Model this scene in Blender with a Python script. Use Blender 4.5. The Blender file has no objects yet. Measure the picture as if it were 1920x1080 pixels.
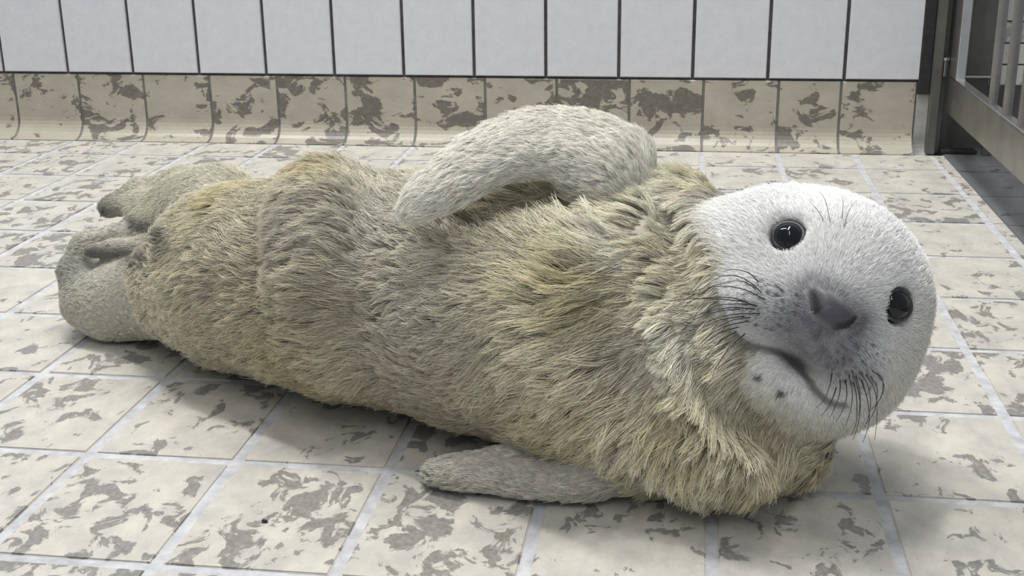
import bpy, bmesh, math, random
import numpy as np
from mathutils import Vector, Matrix
from mathutils.bvhtree import BVHTree

random.seed(7)
rng = np.random.default_rng(11)
scn = bpy.context.scene

# ---------------------------------------------------------------- camera
CAM = np.array([-0.3696, -1.9507, 0.4030])
RT = np.array([0.9901, 0.1399, -0.0118])
UP = np.array([-0.0328, 0.3125, 0.9494])
FW = np.array([-0.1365, 0.9396, -0.3140])
FPX = 2303.67
cd = bpy.data.cameras.new('camera')
cam = bpy.data.objects.new('camera', cd)
scn.collection.objects.link(cam)
cd.sensor_width = 36.0
cd.lens = FPX / 1920 * 36.0
cd.clip_start = 0.02
m = Matrix.Identity(4)
for i in range(3):
    m[i][0], m[i][1], m[i][2], m[i][3] = RT[i], UP[i], -FW[i], CAM[i]
cam.matrix_world = m
scn.camera = cam

# ---------------------------------------------------------------- light and exposure
wd = bpy.data.worlds.new('room_light'); scn.world = wd
wd.use_nodes = True
bg = wd.node_tree.nodes['Background']
bg.inputs[0].default_value = (0.92, 0.96, 1.0, 1)
bg.inputs[1].default_value = 0.30


def area_light(name, loc, target, sx, sy, power, color=(1, 1, 1)):
    l = bpy.data.lights.new(name, 'AREA'); l.shape = 'RECTANGLE'
    l.size, l.size_y, l.energy, l.color = sx, sy, power, color
    o = bpy.data.objects.new(name, l); scn.collection.objects.link(o)
    o.location = loc
    o.rotation_euler = (Vector(target) - Vector(loc)).to_track_quat('-Z', 'Y').to_euler()
    return o


# rows of ceiling tubes
area_light('ceiling_lamp', (-1.45, -0.35, 2.3), (-0.6, -0.8, 0), 0.12, 1.3, 26.5, (1, 0.985, 0.955))
area_light('ceiling_lamp.001', (-0.42, -0.60, 2.3), (-0.5, -0.8, 0), 0.12, 1.3, 26.5, (1, 0.985, 0.955))
area_light('ceiling_lamp.002', (-0.55, -2.30, 2.3), (-0.5, -1.2, 0), 0.12, 1.3, 9, (1, 0.985, 0.955))
scn.view_settings.view_transform = 'Standard'
scn.view_settings.look = 'None'
scn.view_settings.gamma = 1
scn.view_settings.use_curve_mapping = False
scn.view_settings.exposure = 0.35
scn.cycles_curves.shape = 'THICK'

col = scn.collection


def P(u, v, d):
    """world point seen at (u, v) at distance d along the viewing axis"""
    return CAM + (FW + RT * (u - 960) / FPX + UP * (540 - v) / FPX) * d


def onplane(u, v, axis, val):
    r = FW + RT * (u - 960) / FPX + UP * (540 - v) / FPX
    return CAM + r * ((val - CAM[axis]) / r[axis])


# ---------------------------------------------------------------- material helpers
def mat(name):
    mt = bpy.data.materials.new(name); mt.use_nodes = True
    nt = mt.node_tree
    return mt, nt, nt.nodes['Principled BSDF']


def node(nt, typ, **kw):
    n = nt.nodes.new(typ)
    for k, v in kw.items():
        if k.startswith('i_'):
            key = k[2:]
            n.inputs[int(key) if key.isdigit() else key.replace('_', ' ')].default_value = v
        else:
            setattr(n, k, v)
    return n


def ramp(nt, stops, interp='LINEAR'):
    n = nt.nodes.new('ShaderNodeValToRGB'); cr = n.color_ramp; cr.interpolation = interp
    while len(cr.elements) > len(stops): cr.elements.remove(cr.elements[-1])
    while len(cr.elements) < len(stops): cr.elements.new(0.5)
    for e, (p, c) in zip(cr.elements, stops):
        e.position = p
        e.color = c if len(c) == 4 else (*c, 1)
    return n


def plain(name, color, rough=0.5, metal=0.0, spec=0.5):
    mt, nt, b = mat(name)
    b.inputs['Base Color'].default_value = (*color, 1)
    b.inputs['Roughness'].default_value = rough
    b.inputs['Metallic'].default_value = metal
    b.inputs['Specular IOR Level'].default_value = spec
    return mt


def mottled(name, base, base2, dark, thr, stretch, rough=0.35, soft=0.02, scale=22.0):
    """cream ceramic with ragged brown-grey glaze patches, shifted per tile"""
    mt, nt, b = mat(name)
    L = nt.links
    tc = node(nt, 'ShaderNodeTexCoord')
    oi = node(nt, 'ShaderNodeObjectInfo')
    mul = node(nt, 'ShaderNodeVectorMath', operation='SCALE', i_Scale=37.0)
    cx = node(nt, 'ShaderNodeCombineXYZ')
    L.new(oi.outputs['Random'], cx.inputs[0]); L.new(oi.outputs['Random'], cx.inputs[2])
    L.new(cx.outputs[0], mul.inputs[0])
    mp = node(nt, 'ShaderNodeMapping'); mp.inputs['Scale'].default_value = stretch
    L.new(tc.outputs['Object'], mp.inputs[0])
    add = node(nt, 'ShaderNodeVectorMath', operation='ADD')
    L.new(mp.outputs[0], add.inputs[0]); L.new(mul.outputs[0], add.inputs[1])
    n1 = node(nt, 'ShaderNodeTexNoise', i_Scale=scale, i_Detail=6.0, i_Roughness=0.62, i_Distortion=0.6)
    L.new(add.outputs[0], n1.inputs['Vector'])
    n3 = node(nt, 'ShaderNodeTexNoise', i_Scale=scale * 0.3, i_Detail=2.0)
    L.new(add.outputs[0], n3.inputs['Vector'])
    # patch density differs between tiles and over a tile
    ad = node(nt, 'ShaderNodeMath', operation='MULTIPLY_ADD'); ad.inputs[1].default_value = 0.35; ad.inputs[2].default_value = -0.175
    L.new(n3.outputs[0], ad.inputs[0])
    sm = node(nt, 'ShaderNodeMath', operation='ADD'); L.new(n1.outputs[0], sm.inputs[0]); L.new(ad.outputs[0], sm.inputs[1])
    rd = node(nt, 'ShaderNodeMath', operation='MULTIPLY_ADD'); rd.inputs[1].default_value = 0.09; rd.inputs[2].default_value = -0.045
    L.new(oi.outputs['Random'], rd.inputs[0])
    sm2 = node(nt, 'ShaderNodeMath', operation='ADD'); L.new(sm.outputs[0], sm2.inputs[0]); L.new(rd.outputs[0], sm2.inputs[1])
    r1 = ramp(nt, [(thr, (0, 0, 0)), (thr + soft, (1, 1, 1))]); L.new(sm2.outputs[0], r1.inputs[0])
    n2 = node(nt, 'ShaderNodeTexNoise', i_Scale=scale * 0.8, i_Detail=8.0, i_Roughness=0.7)
    L.new(add.outputs[0], n2.inputs['Vector'])
    rb = ramp(nt, [(0.35, base2), (0.65, base)]); L.new(n2.outputs[0], rb.inputs[0])
    n4 = node(nt, 'ShaderNodeTexNoise', i_Scale=scale * 7, i_Detail=4.0)
    L.new(add.outputs[0], n4.inputs['Vector'])
    rdk = ramp(nt, [(0.3, tuple(c * 0.82 for c in dark)), (0.7, tuple(min(1, c * 1.25) for c in dark))]); L.new(n4.outputs[0], rdk.inputs[0])
    mx = node(nt, 'ShaderNodeMix', data_type='RGBA'); L.new(r1.outputs[0], mx.inputs[0])
    L.new(rb.outputs[0], mx.inputs[6]); L.new(rdk.outputs[0], mx.inputs[7])
    L.new(mx.outputs[2], b.inputs['Base Color'])
    b.inputs['Roughness'].default_value = rough
    bp = node(nt, 'ShaderNodeBump', i_Strength=0.12, i_Distance=0.002)
    L.new(n2.outputs[0], bp.inputs['Height']); L.new(bp.outputs[0], b.inputs['Normal'])
    return mt


def speckled(name, c1, c2, scale, rough, bump=0.0, metal=0.0):
    mt, nt, b = mat(name); L = nt.links
    tc = node(nt, 'ShaderNodeTexCoord')
    n = node(nt, 'ShaderNodeTexNoise', i_Scale=scale, i_Detail=6.0, i_Roughness=0.65)
    L.new(tc.outputs['Object'], n.inputs['Vector'])
    r = ramp(nt, [(0.35, c1), (0.65, c2)]); L.new(n.outputs[0], r.inputs[0])
    L.new(r.outputs[0], b.inputs['Base Color'])
    b.inputs['Roughness'].default_value = rough; b.inputs['Metallic'].default_value = metal
    if bump:
        bp = node(nt, 'ShaderNodeBump', i_Strength=bump, i_Distance=0.001)
        L.new(n.outputs[0], bp.inputs['Height']); L.new(bp.outputs[0], b.inputs['Normal'])
    return mt


M_floor = mottled('floor_tile_glaze', (0.62, 0.595, 0.525), (0.46, 0.45, 0.42), (0.245, 0.235, 0.22), 0.556, (1.15, 0.85, 1), 0.36, soft=0.03, scale=42)
M_skirt = mottled('skirting_tile_glaze', (0.46, 0.43, 0.355), (0.38, 0.355, 0.29), (0.155, 0.145, 0.125), 0.528, (0.85, 1, 1.25), 0.35, scale=27)
M_grey = mottled('dark_grey_tile_glaze', (0.16, 0.165, 0.175), (0.135, 0.14, 0.147), (0.075, 0.08, 0.08), 0.60, (1, 1, 1), 0.4)
M_wall = speckled('white_wall_tile_glaze', (0.61, 0.62, 0.66), (0.665, 0.675, 0.71), 60, 0.3)
M_grout = speckled('floor_grout_light', (0.40, 0.405, 0.435), (0.60, 0.605, 0.63), 55, 0.7, 0.3)
M_darkgrout = speckled('wall_grout_dark', (0.045, 0.045, 0.05), (0.09, 0.09, 0.095), 80, 0.85, 0.3)
M_midgrout = speckled('skirting_grout', (0.13, 0.125, 0.115), (0.22, 0.21, 0.195), 60, 0.8, 0.3)
M_steel = speckled('brushed_steel', (0.24, 0.235, 0.22), (0.31, 0.305, 0.29), 25, 0.36, 0.05, 0.9)
M_steel_edge = speckled('bright_steel_edge', (0.55, 0.55, 0.56), (0.66, 0.66, 0.67), 25, 0.25, 0.0, 0.9)  # lighter steel: highlights along the gate's edges put into its colour
M_dark_steel = speckled('dull_dark_steel', (0.11, 0.11, 0.10), (0.15, 0.15, 0.135), 12, 0.5, 0.0, 0.4)
M_rubber = speckled('black_rubber', (0.012, 0.013, 0.013), (0.025, 0.026, 0.025), 60, 0.7)


# ---------------------------------------------------------------- mesh helpers
def mesh_obj(name, verts, faces, material=None, parent=None, smooth=False):
    me = bpy.data.meshes.new(name)
    me.from_pydata([tuple(map(float, v)) for v in verts], [], [list(f) for f in faces])
    me.update()
    if material: me.materials.append(material)
    if smooth: me.polygons.foreach_set('use_smooth', [True] * len(me.polygons))
    o = bpy.data.objects.new(name, me); col.objects.link(o)
    if parent: o.parent = parent
    return o


def tag(o, label=None, cat=None, group=None, kind=None):
    if label: o['label'] = label
    if cat: o['category'] = cat
    if group: o['group'] = group
    if kind: o['kind'] = kind
    return o


def box_bm(lo, hi, bevel=0.0, seg=1):
    bm = bmesh.new()
    bmesh.ops.create_cube(bm, size=1)
    lo, hi = Vector(lo), Vector(hi)
    for v in bm.verts:
        v.co = Vector([(lo[i] + hi[i]) / 2 + v.co[i] * (hi[i] - lo[i]) for i in range(3)])
    if bevel:
        bmesh.ops.bevel(bm, geom=list(bm.edges), offset=bevel, segments=seg, affect='EDGES')
    return bm


def bm_obj(name, bm, material, parent=None, loc=None, smooth=False):
    me = bpy.data.meshes.new(name); bm.to_mesh(me); bm.free()
    me.materials.append(material)
    if smooth: me.polygons.foreach_set('use_smooth', [True] * len(me.polygons))
    o = bpy.data.objects.new(name, me); col.objects.link(o)
    if parent: o.parent = parent
    if loc is not None: o.location = loc
    return o


def cyl_bm(a, b, r, n=14, bevel=0.0):
    a, b = Vector(a), Vector(b)
    bm = bmesh.new()
    bmesh.ops.create_cone(bm, cap_ends=True, segments=n, radius1=r, radius2=r, depth=(b - a).length)
    q = Vector((0, 0, 1)).rotation_difference((b - a).normalized())
    bmesh.ops.transform(bm, matrix=Matrix.Translation((a + b) / 2) @ q.to_matrix().to_4x4(), verts=bm.verts)
    return bm


def share(name, me, parent, loc):
    o = bpy.data.objects.new(name, me); col.objects.link(o)
    o.parent = parent; o.location = loc
    return o


# ---------------------------------------------------------------- the setting: floor
TX, TY = 0.115, 0.14618          # tile pitch
G = 0.0080                       # joint width
YW = -0.0075                     # plane of the back wall
YC = -0.0425                     # front edge of the coved skirting
XE = 0.0186                      # where the pale tiles end at the gate

floor = bm_obj('floor', box_bm((-2.3, -2.1, -0.05), (XE, YC + 0.004, -0.0012)), M_grout); tag(floor, kind='structure')


def tile_mesh(name, w, d, material, th=0.006, bev=0.0009):
    bm = box_bm((-w / 2, -d / 2, -th), (w / 2, d / 2, 0))
    ed = [e for e in bm.edges if all(v.co.z > -1e-5 for v in e.verts)]
    bmesh.ops.bevel(bm, geom=ed, offset=bev, segments=2, affect='EDGES')
    me = bpy.data.meshes.new(name); bm.to_mesh(me); bm.free()
    me.materials.append(material); return me


t_full = tile_mesh('tile', TX - G, TY - G, M_floor)
dcut = TY + YC
t_back = tile_mesh('tile_cut', TX - G, dcut - G, M_floor)
t_edge = tile_mesh('tile_edge', XE - G / 2, TY - G, M_floor)
t_edge_back = tile_mesh('tile_edge_cut', XE - G / 2, dcut - G, M_floor)
for j in range(0, 11):
    for i in range(-19, 1):
        full = j > 0
        yc = -(j + 0.5) * TY if full else (YC - TY) / 2
        if i < 0:
            xc = (i + 0.5) * TX; me = t_full if full else t_back
        else:
            xc = (XE + G / 2) / 2; me = t_edge if full else t_edge_back
        c = np.array([xc, yc, 0]) - CAM
        z = c @ FW
        if z < 0.2: continue
        u, v = c @ RT / z * FPX + 960, 540 - c @ UP / z * FPX
        if u < -760 or u > 2600 or v > 1700: continue
        o = share('tile', me, floor, (xc, yc, random.uniform(-0.0003, 0.0002)))
        o.rotation_euler = (random.uniform(-.002, .002), random.uniform(-.002, .002), 0)

# floor strip under the gate, in a darker grey than the pale tiles
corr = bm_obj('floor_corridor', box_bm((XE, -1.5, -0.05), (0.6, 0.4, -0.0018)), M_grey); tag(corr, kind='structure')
t_grey = tile_mesh('dark_grey_tile', TX - 0.002, TY - 0.002, M_grey, 0.005)
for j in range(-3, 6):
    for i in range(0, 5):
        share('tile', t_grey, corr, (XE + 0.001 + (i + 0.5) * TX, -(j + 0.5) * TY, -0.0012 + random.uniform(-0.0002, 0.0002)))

# ---------------------------------------------------------------- the setting: back wall and coved skirting
ZB = 0.1067
XW0 = -0.1332
wall = bm_obj('wall_back', box_bm((-2.3, YW + 0.002, -0.05), (-0.0135, YW + 0.10, 0.62)), M_darkgrout); tag(wall, kind='structure')
HT = 0.245
gw = 0.0052
bm = box_bm((-(TX - gw) / 2, -0.003, 0), ((TX - gw) / 2, 0.003, HT - gw))
bmesh.ops.bevel(bm, geom=[e for e in bm.edges if all(v.co.y < -0.0029 for v in e.verts)], offset=0.0012, segments=2, affect='EDGES')
wt = bpy.data.meshes.new('wall_tile'); bm.to_mesh(wt); bm.free(); wt.materials.append(M_wall)
for r in range(2):
    for k in range(-17, 2):
        xa = XW0 + (k - 1) * TX
        o = share('tile', wt, wall, (xa + TX / 2, YW, ZB + 0.003 + r * HT))

# skirting: vertical face, cove, floor lip
RC = 0.032
prof = [(YW, ZB - 0.001), (YW - 0.0012, ZB - 0.0025)]
for a in np.linspace(0, math.pi / 2, 9):
    prof.append((YW - 0.0012 - RC * (1 - math.cos(a)), 0.0005 + RC * (1 - math.sin(a))))
prof.append((YC + 0.002, 0.0))


def skirt_mesh(name, w, material, off=0.0):
    vs, fs = [], []
    n = len(prof)
    for s in (-1, 1):
        for (y, z) in prof: vs.append((s * w / 2, y + off, z))
        vs.append((s * w / 2, YC + 0.002, -0.02)); vs.append((s * w / 2, 0.03, -0.02)); vs.append((s * w / 2, 0.03, ZB - 0.001))
    N = n + 3
    for i in range(N):
        j = (i + 1) % N
        fs.append((i, j, N + j, N + i))
    fs.append(tuple(range(N - 1, -1, -1))); fs.append(tuple(range(N, 2 * N)))
    me = bpy.data.meshes.new(name); me.from_pydata(vs, [], fs); me.update()
    me.materials.append(material)
    return me


skirt = mesh_obj('baseboard_back', [], []); bpy.data.objects.remove(skirt)
sk = skirt_mesh('skirting_grout_bed', 2.3 - 0.024, M_midgrout, 0.0012)
skirt = bpy.data.objects.new('baseboard_back', sk); col.objects.link(skirt); skirt.location = (-(2.3 + 0.024) / 2, 0, 0)
tag(skirt, kind='structure')
sk_t = skirt_mesh('skirting_tile', TX - 0.0042, M_skirt)
xs = [-k * 0.1152 for k in range(19, 1, -1)] + [-0.1362, -0.0236]
for a, b in zip(xs[:-1], xs[1:]):
    me = sk_t if abs((b - a) - 0.1152) < 1e-3 else skirt_mesh('skirting_tile_cut', b - a - 0.0042, M_skirt)
    o = share('tile', me, skirt, ((a + b) / 2 + (2.3 + 0.024) / 2, 0, 0))
# pale end piece beside the gate post
M_end = speckled('pale_cement', (0.30, 0.30, 0.29), (0.44, 0.43, 0.41), 40, 0.7, 0.2)
o = share('corner_piece', skirt_mesh('corner_piece', 0.0225, M_end, 0.0005), skirt, (-0.0118 + (2.3 + 0.024) / 2, 0, -0.016))

# black rubber joint strip between wall and post
tr = bm_obj('trim_1', box_bm((-0.0232, YW - 0.006, 0.088), (-0.0056, YW + 0.03, 0.60), 0.001), M_rubber); tag(tr, kind='structure')

# ---------------------------------------------------------------- beyond the gate
far = bm_obj('wall_far', box_bm((-0.0130, 0.03, -0.05), (0.75, 0.10, 0.60)), M_dark_steel); tag(far, kind='structure')
M_mosaic = mottled('pale_mosaic_glaze', (0.82, 0.81, 0.75), (0.72, 0.71, 0.65), (0.48, 0.47, 0.43), 0.58, (1, 1, 1), 0.35)
mt_me = tile_mesh('mosaic_tile', 0.060, 0.030, M_mosaic, 0.005)
for r in range(4):
    for k in range(9):
        o = share('tile', mt_me, far, (0.118 + k * 0.0625, 0.0275, 0.112 + r * 0.0325))
        o.rotation_euler = (math.pi / 2, 0, 0)

pan = bpy.data.objects.new('steel_panel', None); col.objects.link(pan); pan.location = (0.06, -0.03, 0)
tag(pan, 'plain dull grey-olive steel sheet standing behind the gate, next to the corner post', 'panel')
bm_obj('sheet', box_bm((-0.026, -0.002, 0.1185), (0.026, 0.002, 0.60), 0.0006), M_dark_steel, pan)
bm_obj('bottom_edge', box_bm((-0.026, -0.0035, 0.1165), (0.026, 0.0035, 0.1195), 0.0006), M_steel_edge, pan)
bm_obj('leg', box_bm((0.016, -0.004, -0.0012), (0.026, 0.004, 0.1165), 0.0008), M_dark_steel, pan)

post = bpy.data.objects.new('gate_post', None); col.objects.link(post); post.location = (0, -0.02, 0)
tag(post, 'dark square steel corner post between the tiled wall and the gate', 'post')
bm_obj('post_body', box_bm((-0.0052, -0.014, -0.001), (0.0062, 0.018, 0.60), 0.0012, 2), M_dark_steel, post)
bm_obj('back_channel', box_bm((0.0062, 0.004, -0.001), (0.0155, 0.018, 0.60), 0.0008), M_dark_steel, post)
bm_obj('dark_plate', box_bm((0.0155, -0.006, -0.001), (0.070, 0.018, 0.005), 0.001), M_rubber, post)  # flat black plate on the floor beside the post
h = bm_obj('hinge', cyl_bm((0.0105, -0.006, 0.118), (0.0105, -0.006, 0.142), 0.0042, 14), M_steel, post, smooth=False)
bm_obj('hinge_pin', cyl_bm((0.0105, -0.006, 0.142), (0.0105, -0.006, 0.146), 0.0058, 12), M_steel_edge, h)

gate = bpy.data.objects.new('metal_gate', None); col.objects.link(gate); gate.location = (0.024, -0.03, 0)
tag(gate, 'stainless steel gate with round upright bars over a solid kick rail', 'gate')
XL, XR = -0.0075, 0.0075
bm_obj('stile', box_bm((XL, -0.047, 0.119), (XR, -0.004, 0.60), 0.0015, 2), M_steel, gate)
k = bm_obj('kick_rail', box_bm((XL, -0.95, 0.0635), (XR, -0.004, 0.119), 0.0025, 3), M_steel, gate)
bm_obj('rail_highlight', box_bm((XL + 0.001, -0.95, 0.1186), (XR - 0.001, -0.049, 0.1202), 0.0005), M_steel_edge, k)  # lighter strip: highlight along the rail top, put into the colour
bm_obj('stile_highlight', box_bm((XL + 0.0012, -0.0485, 0.119), (XR - 0.0012, -0.0465, 0.60), 0.0006), M_steel_edge, gate)  # lighter strip painting in the highlight on the stile's front
bm_obj('weld_bead', cyl_bm((XL + 0.001, -0.049, 0.1192), (XR - 0.001, -0.049, 0.1192), 0.0022, 8), M_steel_edge, k)
for yb in (-0.255, -0.332, -0.409, -0.486, -0.563, -0.64, -0.717, -0.794, -0.871):
    bm_obj('bar', cyl_bm((0, yb, 0.1185), (0, yb, 0.60), 0.0062, 16), M_steel, gate, smooth=False)

# ================================================================ the seal pup
# signed-distance sculpt on a grid, meshed as one continuous skin
def nrm(v): v = np.asarray(v, float); return v / np.linalg.norm(v)


# head frame: seen face on, rolled to the viewer's right
HS = 0.935                      # size of the head against the drawing it was laid out on
HC = P(1515, 578, 0.835)
_v = nrm(HC - CAM); _b = -_v
_r = nrm(RT - _b * (RT @ _b)); _u = np.cross(_b, _r)
_c, _s = 0.845, 0.535
_R1 = _c * _r - _s * _u; _U1 = _s * _r + _c * _u
HF = nrm(0.14 * _R1 + 0.0 * _U1 + 0.99 * _b)
HU = nrm(_U1 - HF * (_U1 @ HF)); HR = np.cross(HU, HF)      # towards the viewer's right


def H(r, u, f): return HC + (HR * r + HU * u + HF * f) * HS


H0 = 0.003
LO = np.array([-1.13, -1.30, -0.006]); HI = np.array([-0.14, -0.66, 0.30])
NG = np.ceil((HI - LO) / H0).astype(int)
GX, GY, GZ = [LO[i] + H0 * np.arange(NG[i]) for i in range(3)]
D = np.full(tuple(NG), 0.3, np.float32)


def region(lo, hi):
    a = np.clip(np.floor((np.asarray(lo) - LO) / H0).astype(int), 0, NG)
    b = np.clip(np.ceil((np.asarray(hi) - LO) / H0).astype(int) + 1, 0, NG)
    sl = tuple(slice(a[i], b[i]) for i in range(3))
    p = np.stack(np.meshgrid(GX[sl[0]], GY[sl[1]], GZ[sl[2]], indexing='ij'), -1).astype(np.float32)
    return sl, p


def smin(a, b, k):
    h = np.clip(0.5 + 0.5 * (a - b) / k, 0, 1)
    return a * (1 - h) + b * h - k * h * (1 - h)


def apply(sl, d, k, op):
    if op == 'add': D[sl] = smin(D[sl], d, k)
    else: D[sl] = -smin(-D[sl], d, k)


PRIM = []          # (group, kind, data) kept for the coat
GROUP = ['trunk']


def cap(a, b, ra, rb, k=0.012, op='add'):
    if op == 'add': PRIM.append((GROUP[0], 'cap', np.asarray(a, float), np.asarray(b, float), ra, rb))
    a = np.asarray(a, float); b = np.asarray(b, float)
    mrg = max(ra, rb) + k * 1.3 + 0.006
    sl, p = region(np.minimum(a, b) - mrg, np.maximum(a, b) + mrg)
    ab = b - a; t = np.clip(((p - a) @ ab) / (ab @ ab), 0, 1)
    d = np.linalg.norm(p - a - t[..., None] * ab, axis=-1) - (ra + (rb - ra) * t)
    apply(sl, d.astype(np.float32), k, op)


def chain(pts, rad, k=0.012, op='add'):
    if np.isscalar(rad): rad = [rad] * len(pts)
    for i in range(len(pts) - 1): cap(pts[i], pts[i + 1], rad[i], rad[i + 1], k, op)


def ell(c, semi, axes=None, k=0.015, op='add'):
    c = np.asarray(c, float); semi = np.asarray(semi, float)
    A = np.eye(3) if axes is None else np.asarray(axes, float)
    if op == 'add': PRIM.append((GROUP[0], 'ell', c, semi, A))
    mrg = max(semi) + k * 1.3 + 0.006
    sl, p = region(c - mrg, c + mrg)
    q = (p - c) @ A.T
    k0 = np.linalg.norm(q / semi, axis=-1); k1 = np.linalg.norm(q / semi ** 2, axis=-1)
    d = np.where(k1 > 1e-6, k0 * (k0 - 1) / np.maximum(k1, 1e-6), -min(semi))
    apply(sl, d.astype(np.float32), k, op)


HA = np.array([HR, HU, HF])


def schain(pts, rad, k=0.012, n=12):
    q = spline(np.concatenate([np.asarray(pts), np.asarray(rad)[:, None]], 1), n)
    chain(q[:, :3], q[:, 3], k)


def hell(c, semi, k=0.015, op='add'): ell(H(*c), np.array(semi) * HS, HA, k, op)


def spline(pts, n):
    """Catmull-Rom through rows of pts"""
    pts = np.asarray(pts, float)
    q = np.vstack([2 * pts[0] - pts[1], pts, 2 * pts[-1] - pts[-2]])
    out = []
    for t in np.linspace(0, len(pts) - 1 - 1e-6, n):
        i = int(t); f = t - i
        p0, p1, p2, p3 = q[i], q[i + 1], q[i + 2], q[i + 3]
        out.append(0.5 * ((2 * p1) + (p2 - p0) * f + (2 * p0 - 5 * p1 + 4 * p2 - p3) * f * f + (3 * p1 - p0 - 3 * p2 + p3) * f ** 3))
    return np.array(out)


# --- trunk: x, y, z, radius from tail to neck
TR = np.array([
    (-0.797, -0.950, 0.066, 0.047),
    (-0.774, -0.963, 0.075, 0.0665),
    (-0.737, -0.981, 0.081, 0.0775),
    (-0.655, -1.018, 0.089, 0.0860),
    (-0.584, -1.038, 0.093, 0.0895),
    (-0.516, -1.074, 0.096, 0.0920),
    (-0.453, -1.104, 0.099, 0.0940),
    (-0.398, -1.132, 0.097, 0.0890),
    (-0.350, -1.122, 0.097, 0.0790),
    (-0.312, -1.088, 0.092, 0.0600)])
SP = spline(TR, 46)
for i in range(len(SP) - 1): cap(SP[i, :3], SP[i + 1, :3], SP[i, 3], SP[i + 1, 3], 0.006)
# shoulders and chest, the fat roll round the neck
ell((-0.405, -1.152, 0.046), (0.048, 0.046, 0.045), k=0.045)
ell((-0.382, -1.154, 0.043), (0.046, 0.044, 0.042), k=0.04)
ell(P(1455, 815, 0.852), (0.036, 0.034, 0.034), k=0.03)
ell((-0.405, -1.085, 0.150), (0.045, 0.045, 0.045), k=0.05)
chain([P(1262, 420, 0.868), P(1232, 520, 0.836), P(1240, 620, 0.820), P(1280, 730, 0.814), P(1345, 812, 0.812), P(1405, 842, 0.825)],
      [0.024, 0.028, 0.030, 0.032, 0.033, 0.026], 0.025)
# belly folds
chain([P(600, 360, 0.962), P(606, 430, 0.934), P(612, 520, 0.926), P(640, 640, 0.936)], 0.024, 0.035)

def surf(u, v, d0=0.72, d1=1.35):
    """distance at which the sight line through (u, v) meets the sculpt"""
    ds = np.arange(d0, d1, 0.0015)
    pts = CAM + (FW + RT * (u - 960) / FPX + UP * (540 - v) / FPX)[None] * ds[:, None]
    idx = np.round((pts - LO) / H0).astype(int)
    ok = np.all((idx >= 0) & (idx < NG), axis=1)
    val = np.ones(len(ds)); ii = idx[ok]; val[ok] = D[ii[:, 0], ii[:, 1], ii[:, 2]]
    hit = np.nonzero(val < 0)[0]
    return ds[hit[0]] if len(hit) else None


def groove(uv, r, depth, k):
    pts = []
    for (u, v) in uv:
        d = surf(u, v)
        if d is not None: pts.append(P(u, v, d - depth))
    chain(pts, r, k, 'cut')
    return pts


# hollows between the folds and under the flipper
groove([(1195, 470), (1165, 560), (1150, 640), (1180, 720), (1240, 790)], 0.016, 0.011, 0.03)
groove([(870, 392), (940, 378), (1010, 366), (1085, 362)], 0.019, 0.007, 0.022)

GROUP[0] = 'head'
# --- head
hell((0, 0.004, -0.006), (0.0805, 0.0765, 0.078), 0.02)
hell((0, 0.030, 0.010), (0.066, 0.048, 0.060), 0.02)
for sx in (-1, 1):
    hell((sx * 0.042, -0.022, 0.020), (0.036, 0.042, 0.040), 0.03)
hell((0.0, -0.050, 0.028), (0.046, 0.028, 0.035), 0.018)          # lower jaw
cap(H(0, 0.036, 0.040), H(0, 0.010, 0.068), 0.030, 0.020, 0.03)      # bridge of the nose
hell((0, -0.010, 0.052), (0.047, 0.029, 0.036), 0.02)             # muzzle
for sx in (-1, 1):
    hell((sx * 0.029, -0.0145, 0.063), (0.031, 0.0225, 0.0265), 0.008)
hell((0.0, 0.004, 0.080), (0.0175, 0.0125, 0.0135), 0.012)        # nose
EYE = {-1: None, 1: None}

hell((-0.052, -0.006, 0.004), (0.042, 0.055, 0.046), 0.03)           # full cheek on the viewer's left
GROUP[0] = 'fore_raised'
# --- fore flipper raised over the belly
up = [P(1165, 300, 0.868), P(1090, 252, 0.880), P(1000, 240, 0.880), P(905, 268, 0.868), P(825, 332, 0.862), P(778, 376, 0.858)]
lw = [P(1140, 345, 0.855), P(1060, 300, 0.858), P(985, 300, 0.855), P(905, 328, 0.846), P(835, 366, 0.846), P(772, 397, 0.850)]
schain(up, [0.024, 0.0140, 0.0105, 0.0095, 0.0085, 0.0055], 0.010)
schain(lw, [0.022, 0.0140, 0.0100, 0.0090, 0.0080, 0.0050], 0.010)
schain([(a + b) / 2 for a, b in zip(up, lw)], [0.024, 0.0150, 0.0115, 0.0105, 0.009, 0.0055], 0.012)
GROUP[0] = 'fore_low'
# --- fore flipper lying on the floor


def F(u, v, z): return onplane(u, v, 2, z)


lu = [F(1135, 860, 0.024), F(1085, 854, 0.022), F(1010, 856, 0.019), F(915, 872, 0.015), F(820, 883, 0.012)]
ll = [F(1135, 893, 0.016), F(1090, 898, 0.015), F(1010, 902, 0.013), F(915, 896, 0.011), F(825, 890, 0.010)]
schain(lu, [0.0120, 0.0115, 0.0095, 0.0080, 0.0065], 0.012)
schain(ll, [0.0115, 0.0115, 0.0100, 0.0085, 0.0065], 0.012)
GROUP[0] = 'hind'
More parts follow.
